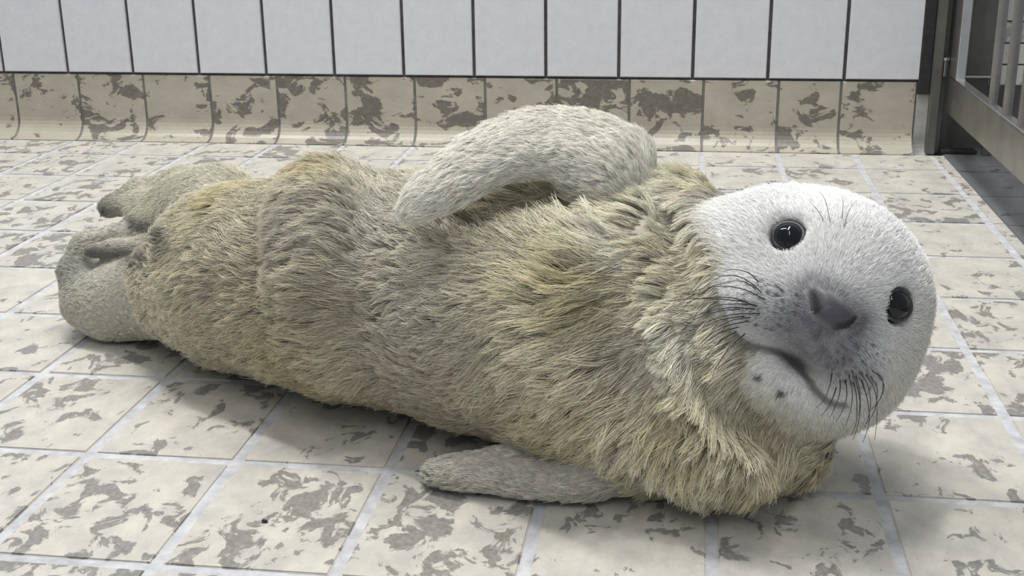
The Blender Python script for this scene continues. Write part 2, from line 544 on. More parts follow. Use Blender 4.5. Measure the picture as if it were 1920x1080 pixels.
# --- hind flippers, curled palm to palm
cap(P(335, 545, 1.11), P(240, 560, 1.155), 0.046, 0.036, 0.02)
ell(P(225, 568, 1.158), (0.050, 0.040, 0.032), k=0.018)
chain([P(215, 590, 1.150), P(165, 565, 1.160), P(143, 510, 1.165), P(160, 462, 1.172), P(215, 436, 1.180)], [0.026, 0.0215, 0.0150, 0.0115, 0.0085], 0.012)
chain([P(318, 455, 1.160), P(270, 462, 1.150), P(215, 466, 1.150), P(172, 470, 1.150)], [0.010, 0.0095, 0.0090, 0.0065], 0.004)
chain([P(315, 505, 1.125), P(265, 492, 1.118), P(238, 499, 1.116)], [0.014, 0.0088, 0.0070], 0.005)
chain([P(300, 505, 1.135), P(300, 492, 1.130)], [0.008, 0.006], 0.004)
ell(P(262, 500, 1.172), (0.040, 0.030, 0.020), k=0.01)
cap(P(222, 446, 1.186), P(315, 442, 1.178), 0.0105, 0.016, 0.010)
GROUP[0] = 'hind_far'
cap(P(385, 430, 1.14), P(300, 428, 1.185), 0.030, 0.020, 0.012)
cap(P(320, 425, 1.175), P(262, 412, 1.195), 0.020, 0.014, 0.010)
cap(P(405, 395, 1.135), P(345, 375, 1.19), 0.044, 0.026, 0.02)
chain([P(430, 345, 1.17), P(340, 343, 1.215), P(262, 356, 1.225), P(212, 380, 1.220)], [0.018, 0.0145, 0.011, 0.008], 0.010)
chain([P(395, 378, 1.15), P(330, 376, 1.185), P(265, 384, 1.205), P(200, 392, 1.215)], [0.020, 0.0155, 0.0105, 0.0075], 0.012)
GROUP[0] = 'none'
# --- carve: mouth, nostrils, eye sockets, creases
# flat underside where it lies on the floor
sl = (slice(None),) * 3
D[sl] = -smin(-D, (GZ[None, None, :] - 0.0025).astype(np.float32) + 0 * D, 0.004)


def headsurf(r, u):
    fs = np.arange(0.14, -0.05, -0.001)
    pts = HC + (HR * r + HU * u) * HS + HF[None] * fs[:, None]
    idx = np.clip(np.round((pts - LO) / H0).astype(int), 0, NG - 1)
    val = D[idx[:, 0], idx[:, 1], idx[:, 2]]
    hit = np.nonzero(val < 0)[0]
    return pts[hit[0]]


groove([(1262, 400), (1282, 470), (1292, 560), (1306, 640), (1330, 705), (1375, 770), (1440, 815)], 0.012, 0.002, 0.012)
MOUTH = [(1352, 568), (1356, 586), (1378, 622), (1404, 641), (1436, 650), (1464, 657), (1488, 671), (1508, 692), (1526, 716), (1541, 736), (1560, 751), (1590, 757)]
MP = [P(u, v, surf(u, v)) for u, v in MOUTH]
chain([p + HF * 0.0005 - HU * 0.0030 for p in MP], [0.0025, 0.0030, 0.0045, 0.0055, 0.0062, 0.0075, 0.0088, 0.0078, 0.0064, 0.0056, 0.0045, 0.0035], 0.003, 'cut')
for pa, pb in [((1524, 540), (1529, 574)), ((1603, 600), (1582, 615))]:
    cap(P(*pa, surf(*pa)) + HF * 0.0008, P(*pb, surf(*pb)) + HF * 0.0008, 0.0036, 0.0030, 0.003, 'cut')
NOSE_PX = [(1512, 548), (1524, 535), (1536, 537), (1560, 550), (1588, 571), (1610, 596), (1592, 616), (1566, 623), (1540, 610), (1520, 584)]
SLITS = [np.array([P(u, v, surf(u, v)) for u, v in L]) for L in ([(1522, 541), (1526, 558), (1531, 580)], [(1601, 597), (1589, 605), (1573, 613)])]
NOSE_L = [((P(u, v, surf(u, v)) - HC) @ HA.T / HS)[:2] for u, v in NOSE_PX]
EYE_UV = {-1: (1478, 441), 1: (1685, 572)}
EC, EN = {}, {}
for sx in (-1, 1):
    u, v = EYE_UV[sx]
    p = P(u, v, surf(u, v))
    n = nrm(0.80 * nrm(p - H(0, 0.005, 0.0)) + 0.32 * HF)
    EC[sx], EN[sx] = p - n * 0.0072, n
    ell(EC[sx] + n * 0.003, (0.0112, 0.0112, 0.0112), k=0.005, op='cut')


# --- surface nets
def surface_nets(D):
    s = D < 0
    nx, ny, nz = D.shape
    c = np.zeros((nx - 1, ny - 1, nz - 1), np.uint8)
    for i in (0, 1):
        for j in (0, 1):
            for k in (0, 1):
                c += s[i:nx - 1 + i, j:ny - 1 + j, k:nz - 1 + k]
    act = (c > 0) & (c < 8)
    I = np.argwhere(act)
    idx = -np.ones(c.shape, np.int32); idx[act] = np.arange(len(I))
    cor = np.array([(i, j, k) for i in (0, 1) for j in (0, 1) for k in (0, 1)])
    V = np.stack([D[I[:, 0] + o[0], I[:, 1] + o[1], I[:, 2] + o[2]] for o in cor], 1)
    acc = np.zeros((len(I), 3)); cnt = np.zeros(len(I))
    for a in range(8):
        for b in range(a + 1, 8):
            if np.abs(cor[a] - cor[b]).sum() != 1: continue
            mk = (V[:, a] < 0) != (V[:, b] < 0)
            t = V[mk, a] / (V[mk, a] - V[mk, b])
            acc[mk] += cor[a] + t[:, None] * (cor[b] - cor[a]); cnt[mk] += 1
    pos = LO + H0 * (I + acc / cnt[:, None])
    quads = []
    for ax in range(3):
        o = [0, 0, 0]; o[ax] = 1
        A = s[:nx - o[0], :ny - o[1], :nz - o[2]]; B = s[o[0]:, o[1]:, o[2]:]
        e = np.argwhere(A != B)
        a1, a2 = (ax + 1) % 3, (ax + 2) % 3
        e = e[(e[:, a1] > 0) & (e[:, a2] > 0) & (e[:, a1] < D.shape[a1] - 1) & (e[:, a2] < D.shape[a2] - 1)]
        d1 = np.zeros(3, int); d1[a1] = 1
        d2 = np.zeros(3, int); d2[a2] = 1
        q = np.stack([idx[tuple((e - d1 - d2).T)], idx[tuple((e - d2).T)], idx[tuple(e.T)], idx[tuple((e - d1).T)]], 1)
        fl = ~A[tuple(e.T)]
        q[fl] = q[fl][:, ::-1]
        quads.append(q)
    return pos, np.vstack(quads)


VP, VQ = surface_nets(D)
# a light relaxation takes out the grid steps
nb_a = np.concatenate([VQ[:, [0, 1]], VQ[:, [1, 2]], VQ[:, [2, 3]], VQ[:, [3, 0]]])
for it in range(3):
    acc = np.zeros_like(VP); cnt = np.zeros(len(VP))
    np.add.at(acc, nb_a[:, 0], VP[nb_a[:, 1]]); np.add.at(cnt, nb_a[:, 0], 1)
    np.add.at(acc, nb_a[:, 1], VP[nb_a[:, 0]]); np.add.at(cnt, nb_a[:, 1], 1)
    VP = VP * 0.5 + 0.5 * acc / cnt[:, None]
VP[:, 2] = np.maximum(VP[:, 2], 0.0006)
FC = VP[VQ].mean(1)
fn = np.cross(VP[VQ[:, 2]] - VP[VQ[:, 0]], VP[VQ[:, 3]] - VP[VQ[:, 1]])
FA = np.linalg.norm(fn, axis=1) * 0.5
FN = fn / np.maximum(np.linalg.norm(fn, axis=1), 1e-12)[:, None]
VN = np.zeros_like(VP)
for k4 in range(4): np.add.at(VN, VQ[:, k4], FN)
VN /= np.maximum(np.linalg.norm(VN, axis=1), 1e-9)[:, None]


# ---------------------------------------------------------------- fields for the coat
def group_dist(p):
    out = {}
    for q in PRIM:
        if q[1] == 'cap':
            a, b, ra, rb = q[2:]
            ab = b - a; t = np.clip(((p - a) @ ab) / (ab @ ab), 0, 1)
            d = np.linalg.norm(p - a - t[:, None] * ab, axis=1) - (ra + (rb - ra) * t)
        else:
            c, semi, A = q[2:]
            w = (p - c) @ A.T
            k0 = np.linalg.norm(w / semi, axis=1); k1 = np.linalg.norm(w / semi ** 2, axis=1)
            d = k0 * (k0 - 1) / np.maximum(k1, 1e-6)
        out[q[0]] = np.minimum(out.get(q[0], 9.0), d)
    return out


def sstep(x, a, b):
    t = np.clip((x - a) / (b - a), 0, 1); return t * t * (3 - 2 * t)


def unit(v): return v / np.maximum(np.linalg.norm(v, axis=-1, keepdims=True), 1e-9)


_fr = np.random.default_rng(5)
_WK = [(unit(_fr.normal(size=3)), _fr.uniform(0, 6.28)) for _ in range(40)]


def wave(p, freq, seed, n=6):
    o = 0
    for i in range(n):
        k, ph = _WK[(seed * 7 + i) % 40]
        o = o + np.sin(p @ k * freq * (1 + 0.35 * i) + ph + seed)
    return o / n ** 0.5 / 0.75


def weights(p):
    d = group_dist(p)
    g = {}
    rest = np.minimum.reduce([d[k] for k in d if k != 'head'])
    g['head'] = sstep(rest - d['head'], -0.004, 0.010)
    fl = np.minimum(d['fore_raised'], d['fore_low'])
    hi = np.minimum(d['hind'], d['hind_far'])
    g['fr'] = sstep(d['trunk'] - d['fore_raised'], -0.004, 0.012) * (1 - g['head'])
    g['fl'] = sstep(d['trunk'] - d['fore_low'], -0.002, 0.008) * (1 - g['head'])
    g['hn'] = sstep(d['trunk'] - d['hind'], -0.004, 0.012) * (1 - g['head'])
    g['hf'] = sstep(d['trunk'] - d['hind_far'], -0.004, 0.012) * (d['hind_far'] <= d['hind'] + 0.001)
    g['hn'] = g['hn'] * (d['hind'] < d['hind_far'])
    return g


def headloc(p): return (p - HC) @ HA.T / HS


NOSE_C = np.array([0.0, 0.004, 0.088])
EYE_L = {sx: headloc(EC[sx][None])[0] for sx in EC}
MOUTH_L = headloc(np.array(MP) - HU * 0.0022)
MOUTH_2 = MOUTH_L[:, :2]


def polydist(q, pts):
    d = np.full(len(q), 9.0)
    for a, b in zip(pts[:-1], pts[1:]):
        ab = b - a; t = np.clip(((q - a) @ ab) / (ab @ ab), 0, 1)
        d = np.minimum(d, np.linalg.norm(q - a - t[:, None] * ab, axis=1))
    return d


def stain(u, v, r):
    d = surf(u, v); return (P(u, v, d if d else 0.9), r)


YEL = [stain(1110, 850, .030), stain(1285, 500, .018), stain(620, 310, .020), stain(1290, 800, .022), stain(560, 690, .03), stain(1440, 800, .02), stain(1140, 330, .022), stain(430, 360, .022), stain(1150, 520, .03)]
GRY = [stain(720, 420, .045), stain(800, 620, .040), stain(700, 330, .03), stain(560, 420, .03)]
BRN = [stain(480, 560, .05), stain(640, 600, .03), stain(850, 770, .05), stain(560, 640, .04), stain(430, 620, .04)]
WHT = [stain(1235, 430, .034), stain(1240, 560, .034), stain(1170, 470, .03), stain(1330, 400, .035), stain(1255, 370, .03), stain(1230, 870, .022), stain(1270, 640, .025)]


NOSEP = np.array([headloc(P(u, v, surf(u, v))[None])[0] for u, v in [(1548, 570), (1565, 582), (1582, 596), (1560, 605), (1597, 604)]])
LIPGAP = headloc(P(1490, 678, surf(1490, 678))[None])[0]


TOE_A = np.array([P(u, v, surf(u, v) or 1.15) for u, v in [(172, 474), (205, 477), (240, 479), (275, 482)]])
GAP_SHADE = np.array([P(u, v, surf(u, v) or 1.15) for u, v in [(245, 418), (280, 428), (310, 440), (330, 455)]])


def blob(p, L):
    o = np.zeros(len(p))
    for c, r in L: o = np.maximum(o, np.exp(-((p - c) ** 2).sum(1) / (2 * r * r)))
    return o


def lerp(a, b, w): return a * (1 - w[:, None]) + np.asarray(b) * w[:, None]


# follicle dots on the whisker pads
_dots = []
for sx in (-1, 1):
    for row in range(6):
        for c in range(8):
            r = sx * (0.016 + 0.0047 * c + 0.0016 * (row % 2)); u = 0.003 - 0.0052 * row - 0.0016 * c * 0.35 + 0.001 * math.sin(c * 2.1 + row)
            if u < -0.034: continue
            _dots.append((r, u))
DOTS = np.array(_dots)
CHIN_DOTS = np.array([headloc(P(u, v, surf(u, v))[None])[0] for u, v in [(1430, 704), (1470, 728)]])


def nose_in(q, normal=False):
    """how far inside the outline of the nose leather (negative outside)"""
    c = np.mean(NOSE_L, axis=0); o = np.full(len(q), 9.0); nn = np.zeros((len(q), 2))
    for a, b in zip(NOSE_L, NOSE_L[1:] + NOSE_L[:1]):
        n = np.array([-(b - a)[1], (b - a)[0]]); n /= np.linalg.norm(n)
        if (c - a) @ n < 0: n = -n
        d = (q[:, :2] - a) @ n; nn[d < o] = n; o = np.minimum(o, d)
    if normal: return nn
    return np.where(q[:, 2] > 0.06, o, -1.0)


def below_mouth(q):
    """1 on the lower jaw side of the mouth line"""
    um = np.interp(q[:, 0], MOUTH_L[:, 0], MOUTH_L[:, 1])
    return sstep(um - q[:, 1], -0.001, 0.003)


def coat_color(p, w):
    n = len(p)
    c = np.tile(np.array([0.655, 0.615, 0.485]), (n, 1))
    c = lerp(c, (0.52, 0.50, 0.45), 0.85 * blob(p, GRY))
    c = lerp(c, (0.46, 0.405, 0.30), 0.60 * blob(p, BRN))
    c = lerp(c, (0.86, 0.845, 0.755), 0.85 * blob(p, WHT))
    nz = wave(p, 55, 3)
    c = lerp(c, (0.52, 0.45, 0.24), 0.62 * np.clip(blob(p, YEL) * (0.8 + 0.3 * nz), 0, 1))
    c = lerp(c, (0.45, 0.38, 0.21), 0.28 * sstep(-p[:, 2], -0.06, -0.01))            # soiled underside, with part of its shading put into the colour
    # flippers
    c = lerp(c, (0.84, 0.825, 0.775), 0.92 * w['fr'])
    c = lerp(c, (0.64, 0.62, 0.565), 0.90 * w['fl'])
    c = lerp(c, (0.60, 0.58, 0.51), 0.85 * w['hn'])
    c = lerp(c, (0.60, 0.585, 0.50), 0.75 * w['hf'])
    for tp, rr in [(P(790, 884, 0.885), 0.018), (P(200, 395, 1.215), 0.014)]:
        c = lerp(c, (0.16, 0.155, 0.145), 0.85 * np.exp(-((p - tp) ** 2).sum(1) / (2 * rr * rr)))
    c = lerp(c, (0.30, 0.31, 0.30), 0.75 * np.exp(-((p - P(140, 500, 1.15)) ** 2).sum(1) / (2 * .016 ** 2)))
    tz = np.minimum(polydist(p, TOE_A), polydist(p, GAP_SHADE))
    c = lerp(c, (0.14, 0.135, 0.125), 0.85 * np.exp(-(tz / 0.0085) ** 2))  # dark along the toe's underside; shade between the hind flippers painted in
    # head
    q = headloc(p); wh = w['head']
    hc = np.tile(np.array([0.89, 0.89, 0.88]), (n, 1))
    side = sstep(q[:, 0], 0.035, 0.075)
    hc = lerp(hc, (0.70, 0.685, 0.62), 0.8 * side)  # viewer's right of the head darker: its shading painted into the coat
    hc = lerp(hc, (0.74, 0.72, 0.62), sstep(-q[:, 1], 0.046, 0.070) * 0.9)
    hc = lerp(hc, (0.60, 0.53, 0.36), sstep(-q[:, 1], 0.062, 0.085) * 0.6)
    mz = np.exp(-((q - np.array([0.004, -0.011, 0.086])) ** 2 / np.array([0.036, 0.025, 0.040]) ** 2).sum(1) / 1.2)
    above = below_mouth(q)
    hc = lerp(hc, (0.30, 0.30, 0.325), np.clip(1.25 * mz, 0, 0.92) * (1 - above))
    nb_ = np.exp(-(np.maximum(0, -nose_in(q)) / 0.0075) ** 2)
    hc = lerp(hc, (0.33, 0.33, 0.35), 0.75 * nb_ * (1 - above))
    pat = np.exp(-((q - np.array([0.006, -0.012, 0.095])) ** 2 / np.array([0.020, 0.012, 0.03]) ** 2).sum(1))
    hc = lerp(hc, (0.135, 0.13, 0.15), np.clip(pat * (0.55 + 0.45 * wave(p, 260, 4)), 0, 1) * (1 - above))
    hc = lerp(hc, (0.07, 0.067, 0.08), sstep(np.min(np.linalg.norm(q[:, None] - NOSEP[None], axis=2), 1) if n < 400000 else np.full(n, 9.0), 0.0100, 0.004) * 0.55)
    front = q[:, 2] > 0.03
    dd = np.min(((q[:, None, :2] - DOTS[None]) ** 2).sum(2), 1) ** 0.5 if n < 400000 else np.full(n, 9.0)
    hc = lerp(hc, (0.07, 0.07, 0.08), 0.8 * sstep(-dd, -0.0014, -0.0007) * front)
    for cdot in CHIN_DOTS:
        hc = lerp(hc, (0.06, 0.06, 0.06), 0.9 * sstep(-np.linalg.norm(q - cdot, axis=1), -0.0035, -0.0018))
    dm = polydist(q[:, :2], MOUTH_2) + np.where(q[:, 2] > 0.02, 0, 1)
    mid = np.exp(-((q[:, 0] - LIPGAP[0]) / 0.020) ** 2)
    hc = lerp(hc, (0.06, 0.06, 0.065), (0.62 + 0.35 * mid) * (0.45 + 0.55 * sstep(q[:, 0], -0.052, -0.036)) * sstep(-dm, -0.0037, -0.0014))
    gap = np.exp(-((q[:, 0] - LIPGAP[0]) / 0.0105) ** 2 - ((q[:, 1] - LIPGAP[1]) / 0.0050) ** 2)
    hc = lerp(hc, (0.05, 0.05, 0.06), np.clip(1.3 * gap, 0, 0.95) * front)
    for sx in (-1, 1):
        de = np.linalg.norm(q - EYE_L[sx], axis=1)
        hc = lerp(hc, (0.13, 0.13, 0.135), 0.85 * sstep(-de, -0.0150, -0.0120))
    return c * (1 - wh[:, None]) + hc * wh[:, None]


def along(p, pts):
    """direction of the nearest piece of a polyline"""
    best = np.full(len(p), 9.0); out = np.zeros((len(p), 3))
    for a, b in zip(pts[:-1], pts[1:]):
        ab = b - a; t = np.clip(((p - a) @ ab) / (ab @ ab), 0, 1)
        d = np.linalg.norm(p - a - t[:, None] * ab, axis=1)
        mk = d < best; best[mk] = d[mk]; out[mk] = ab / np.linalg.norm(ab)
    return out


SPT = SP[:, :3]


def coat_dir(p, n, w):
    t = along(p, SPT[::-1])
    t = t + np.array([0, 0, -0.24]) * (1 - np.clip(n[:, 2:3], 0, 1)) + 0.28 * np.stack([0 * p[:, 0], wave(p, 26, 1), wave(p, 26, 2)], 1) + 0.11 * np.stack([0 * p[:, 0], wave(p, 85, 15), wave(p, 85, 16)], 1)
    # the collar hangs down and forward at the throat
    thr = np.exp(-((p - P(1290, 860, 0.80)) ** 2).sum(1) / (2 * 0.05 ** 2))
    t = t + np.array([0.55, 0.05, -1.5]) * thr[:, None]
    for key, ln in (('fr', lw), ('fl', ll)):
        a = along(p, np.array(ln)); t = t * (1 - w[key][:, None]) + a * w[key][:, None]
    hn = along(p, np.array([P(400, 500, 1.1), P(120, 540, 1.17)])); t = t * (1 - w['hn'][:, None]) + hn * w['hn'][:, None]
    hf = along(p, np.array([P(430, 370, 1.15), P(190, 390, 1.22)])); t = t * (1 - w['hf'][:, None]) + hf * w['hf'][:, None]
    q = headloc(p)
    rad = unit(p - H(0, 0.004, 0.080)) + 0.12 * np.stack([wave(p, 40, 5), wave(p, 40, 6), wave(p, 40, 7)], 1)
    t = unit(t) * (1 - w['head'][:, None]) + rad * w['head'][:, None]
    t = t - n * (t * n).sum(1, keepdims=True)
    return unit(t)


def sample(n, wts):
    pr = wts / wts.sum()
    f = rng.choice(len(VQ), n, p=pr)
    a, b = rng.random(n), rng.random(n)
    Q = VQ[f]
    c0, c1, c2, c3 = [(1 - a) * (1 - b), a * (1 - b), a * b, (1 - a) * b]
    p = sum(x[:, None] * VP[Q[:, i]] for i, x in enumerate((c0, c1, c2, c3)))
    nn = unit(sum(x[:, None] * VN[Q[:, i]] for i, x in enumerate((c0, c1, c2, c3))))
    return p, nn


# ---------------------------------------------------------------- the skin
seal = bpy.data.objects.new('seal_pup', None); col.objects.link(seal)
seal.location = (-0.55, -1.06, 0.0)
tag(seal, 'cream furred seal pup lying on the tiles with one flipper raised over its belly', 'seal')
SO = np.array(seal.location)

me = bpy.data.meshes.new('body')
me.vertices.add(len(VP)); me.vertices.foreach_set('co', (VP - SO).ravel())
me.loops.add(len(VQ) * 4); me.loops.foreach_set('vertex_index', VQ.ravel().astype(np.int32))
me.polygons.add(len(VQ)); me.polygons.foreach_set('loop_start', np.arange(0, len(VQ) * 4, 4, dtype=np.int32))
me.polygons.foreach_set('use_smooth', np.ones(len(VQ), bool))
me.update(calc_edges=True); me.validate()
WV = weights(VP)
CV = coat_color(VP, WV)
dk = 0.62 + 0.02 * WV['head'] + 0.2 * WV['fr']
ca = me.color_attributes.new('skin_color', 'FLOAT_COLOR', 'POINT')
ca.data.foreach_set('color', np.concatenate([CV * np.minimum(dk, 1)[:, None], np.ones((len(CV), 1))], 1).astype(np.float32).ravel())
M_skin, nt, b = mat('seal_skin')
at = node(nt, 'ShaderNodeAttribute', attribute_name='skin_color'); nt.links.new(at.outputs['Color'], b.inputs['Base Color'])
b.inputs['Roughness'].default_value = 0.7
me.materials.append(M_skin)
body = bpy.data.objects.new('body', me); col.objects.link(body); body.parent = seal

# nose leather: a thin shell lying on the snout
qn = headloc(VP)
M_nose, nt, b = mat('nose_leather')
at = node(nt, 'ShaderNodeAttribute', attribute_name='skin_color'); nt.links.new(at.outputs['Color'], b.inputs['Base Color'])
tx = node(nt, 'ShaderNodeTexCoord'); nz_ = node(nt, 'ShaderNodeTexNoise', i_Scale=420.0, i_Detail=3.0); nt.links.new(tx.outputs['Object'], nz_.inputs['Vector'])
bp = node(nt, 'ShaderNodeBump', i_Strength=0.35, i_Distance=0.0006); nt.links.new(nz_.outputs[0], bp.inputs['Height']); nt.links.new(bp.outputs[0], b.inputs['Normal'])
b.inputs['Roughness'].default_value = 0.45


ni = nose_in(qn)
NIN = nose_in(qn, True)
fsel = np.nonzero((ni[VQ] > 0).any(1) & (ni[VQ] > -0.008).all(1))[0]
ids = np.unique(VQ[fsel]); rm = -np.ones(len(VP), int); rm[ids] = np.arange(len(ids))
edge = sstep(ni[ids], 0.0, 0.004)
npos = VP[ids].copy()
out_ = np.minimum(ni[ids], 0)
npos -= (HR[None] * NIN[ids][:, :1] + HU[None] * NIN[ids][:, 1:2]) * (out_ * HS)[:, None]      # draw stray corners in to the outline
nose = mesh_obj('nose', npos + VN[ids] * (0.0001 + 0.0009 * edge)[:, None] - SO, rm[VQ[fsel]], M_nose, seal, True)
sd_ = np.minimum(polydist(VP[ids], SLITS[0]), polydist(VP[ids], SLITS[1]))
ncol = lerp(np.tile(np.array([0.078, 0.074, 0.088]), (len(ids), 1)), (0.15, 0.15, 0.16), sstep(-ni[ids], -0.0035, -0.0005))
ncol = lerp(ncol, (0.012, 0.011, 0.014), sstep(-sd_, -0.0046, -0.0024))
na = nose.data.color_attributes.new('skin_color', 'FLOAT_COLOR', 'POINT')
na.data.foreach_set('color', np.concatenate([ncol, np.ones((len(ncol), 1))], 1).astype(np.float32).ravel())
tag(nose, 'dark grey leathery nose with two slit nostrils')

# eyes with their lid rims
M_eye, nt, b = mat('wet_black_eye')
b.inputs['Base Color'].default_value = (0.004, 0.005, 0.009, 1); b.inputs['Roughness'].default_value = 0.04
b.inputs['Specular IOR Level'].default_value = 0.4
M_lid = speckled('eyelid_skin', (0.025, 0.025, 0.03), (0.06, 0.06, 0.065), 300, 0.45)
for sx in (-1, 1):
    bm = bmesh.new(); bmesh.ops.create_uvsphere(bm, u_segments=32, v_segments=20, radius=0.0118)
    n = Vector(EN[sx]); ax = Vector(HR) - n * n.dot(Vector(HR)); ax.normalize(); ay = n.cross(ax)
    rot = Matrix((ax, ay, n)).transposed().to_4x4()
    for v_ in bm.verts: v_.co.y *= 0.90
    bmesh.ops.transform(bm, matrix=rot, verts=bm.verts)
    eye = bm_obj('eye', bm, M_eye, seal, Vector(EC[sx] - SO), True)
    tag(eye, 'round glossy black eye')
    vs, fs = [], []
    NU, NV = 40, 10
    for i in range(NU):
        a = 2 * math.pi * i / NU
        # almond: tighter towards both corners
        R = 0.0098 * (1 - 0.05 * math.cos(2 * a))
        for j in range(NV):
            t = 2 * math.pi * j / NV
            rr = R + 0.0016 * math.cos(t)
            vs.append(rot @ Vector((rr * math.cos(a) * 1.02, rr * math.sin(a) * 0.91, 0.0064 + 0.0013 * math.sin(t) + 0.0008 * math.cos(2 * a))))
    for i in range(NU):
        for j in range(NV):
            fs.append((i * NV + j, ((i + 1) % NU) * NV + j, ((i + 1) % NU) * NV + (j + 1) % NV, i * NV + (j + 1) % NV))
    mesh_obj('eyelid', vs, fs, M_lid, eye, True)

# ---------------------------------------------------------------- the fur


def fur_material(name, root, mid, tip, rough):
    mt, nt, b = mat(name)
    at = node(nt, 'ShaderNodeAttribute', attribute_name='fur_color')
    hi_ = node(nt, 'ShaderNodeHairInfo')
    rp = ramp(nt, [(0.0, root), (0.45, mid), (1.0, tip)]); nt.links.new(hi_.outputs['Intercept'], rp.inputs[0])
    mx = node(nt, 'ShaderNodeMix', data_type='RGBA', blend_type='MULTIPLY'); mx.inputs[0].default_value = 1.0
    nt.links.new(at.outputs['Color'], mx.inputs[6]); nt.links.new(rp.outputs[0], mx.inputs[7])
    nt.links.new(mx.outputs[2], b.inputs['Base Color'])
    b.inputs['Roughness'].default_value = rough; b.inputs['Specular IOR Level'].default_value = 0.35
    return mt


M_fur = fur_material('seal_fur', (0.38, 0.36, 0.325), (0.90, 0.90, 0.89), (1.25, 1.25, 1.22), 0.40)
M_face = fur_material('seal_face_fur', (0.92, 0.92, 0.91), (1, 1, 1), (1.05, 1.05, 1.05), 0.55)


def strands(name, root, nn, dr, L, th0, droop, colr, NS, per, spread, tip, r0, r1, curl=0.0, material=None):
    """tufts of fur: `per` hairs round every tuft centre, drawn together at the tip"""
    N = len(root)
    bt = np.cross(nn, dr)
    ang = rng.random((N, per)) * 6.283; rad = spread[:, None] * np.sqrt(rng.random((N, per)))
    ox, oy = rad * np.cos(ang), rad * np.sin(ang)
    Ls = L[:, None] * rng.uniform(0.72, 1.12, (N, per)); ths = th0[:, None] + rng.normal(0, 0.07, (N, per))
    sd = rng.normal(0, 0.06, (N, per)) + rng.normal(0, 0.12, N)[:, None]
    s = np.linspace(0, 1, NS)
    pos = np.empty((N, per, NS, 3), np.float32)
    cv = rng.normal(0, curl, N)
    for i, si in enumerate(s):
        shr = 1 - tip * si ** 1.1
        fwd = Ls * si * np.cos(ths)
        lift = Ls * (si * np.sin(ths) - droop[:, None] * si * si)
        side = Ls * (sd * si + cv[:, None] * si * si)
        pos[:, :, i] = (root[:, None] + dr[:, None] * (ox * shr + fwd)[..., None] + bt[:, None] * (oy * shr + side)[..., None]
                        + nn[:, None] * (lift - 0.0006 * (1 - si))[..., None])
    pos[..., 2] = np.maximum(pos[..., 2], 0.0006 + 0.0002 * rng.random((N, per, 1)))
    pos = pos.reshape(-1, NS, 3)
    cu = bpy.data.hair_curves.new(name)
    cu.add_curves([NS] * (N * per))
    cu.attributes['position'].data.foreach_set('vector', (pos - SO).astype(np.float32).ravel())
    ra = cu.attributes.get('radius') or cu.attributes.new('radius', 'FLOAT', 'POINT')
    rr = (r0 + (r1 - r0) * s ** 1.5)[None] * rng.uniform(0.8, 1.2, (N * per, 1))
    ra.data.foreach_set('value', rr.astype(np.float32).ravel())
    cc = np.repeat(colr, per, 0) * rng.uniform(0.86, 1.14, (N * per, 1))
    fa = cu.attributes.new('fur_color', 'FLOAT_COLOR', 'CURVE')
    fa.data.foreach_set('color', np.concatenate([cc, np.ones((len(cc), 1))], 1).astype(np.float32).ravel())
    cu.materials.append(material or M_fur)
    o = bpy.data.objects.new(name, cu); col.objects.link(o); o.parent = seal
    o['kind'] = 'stuff'
    return o


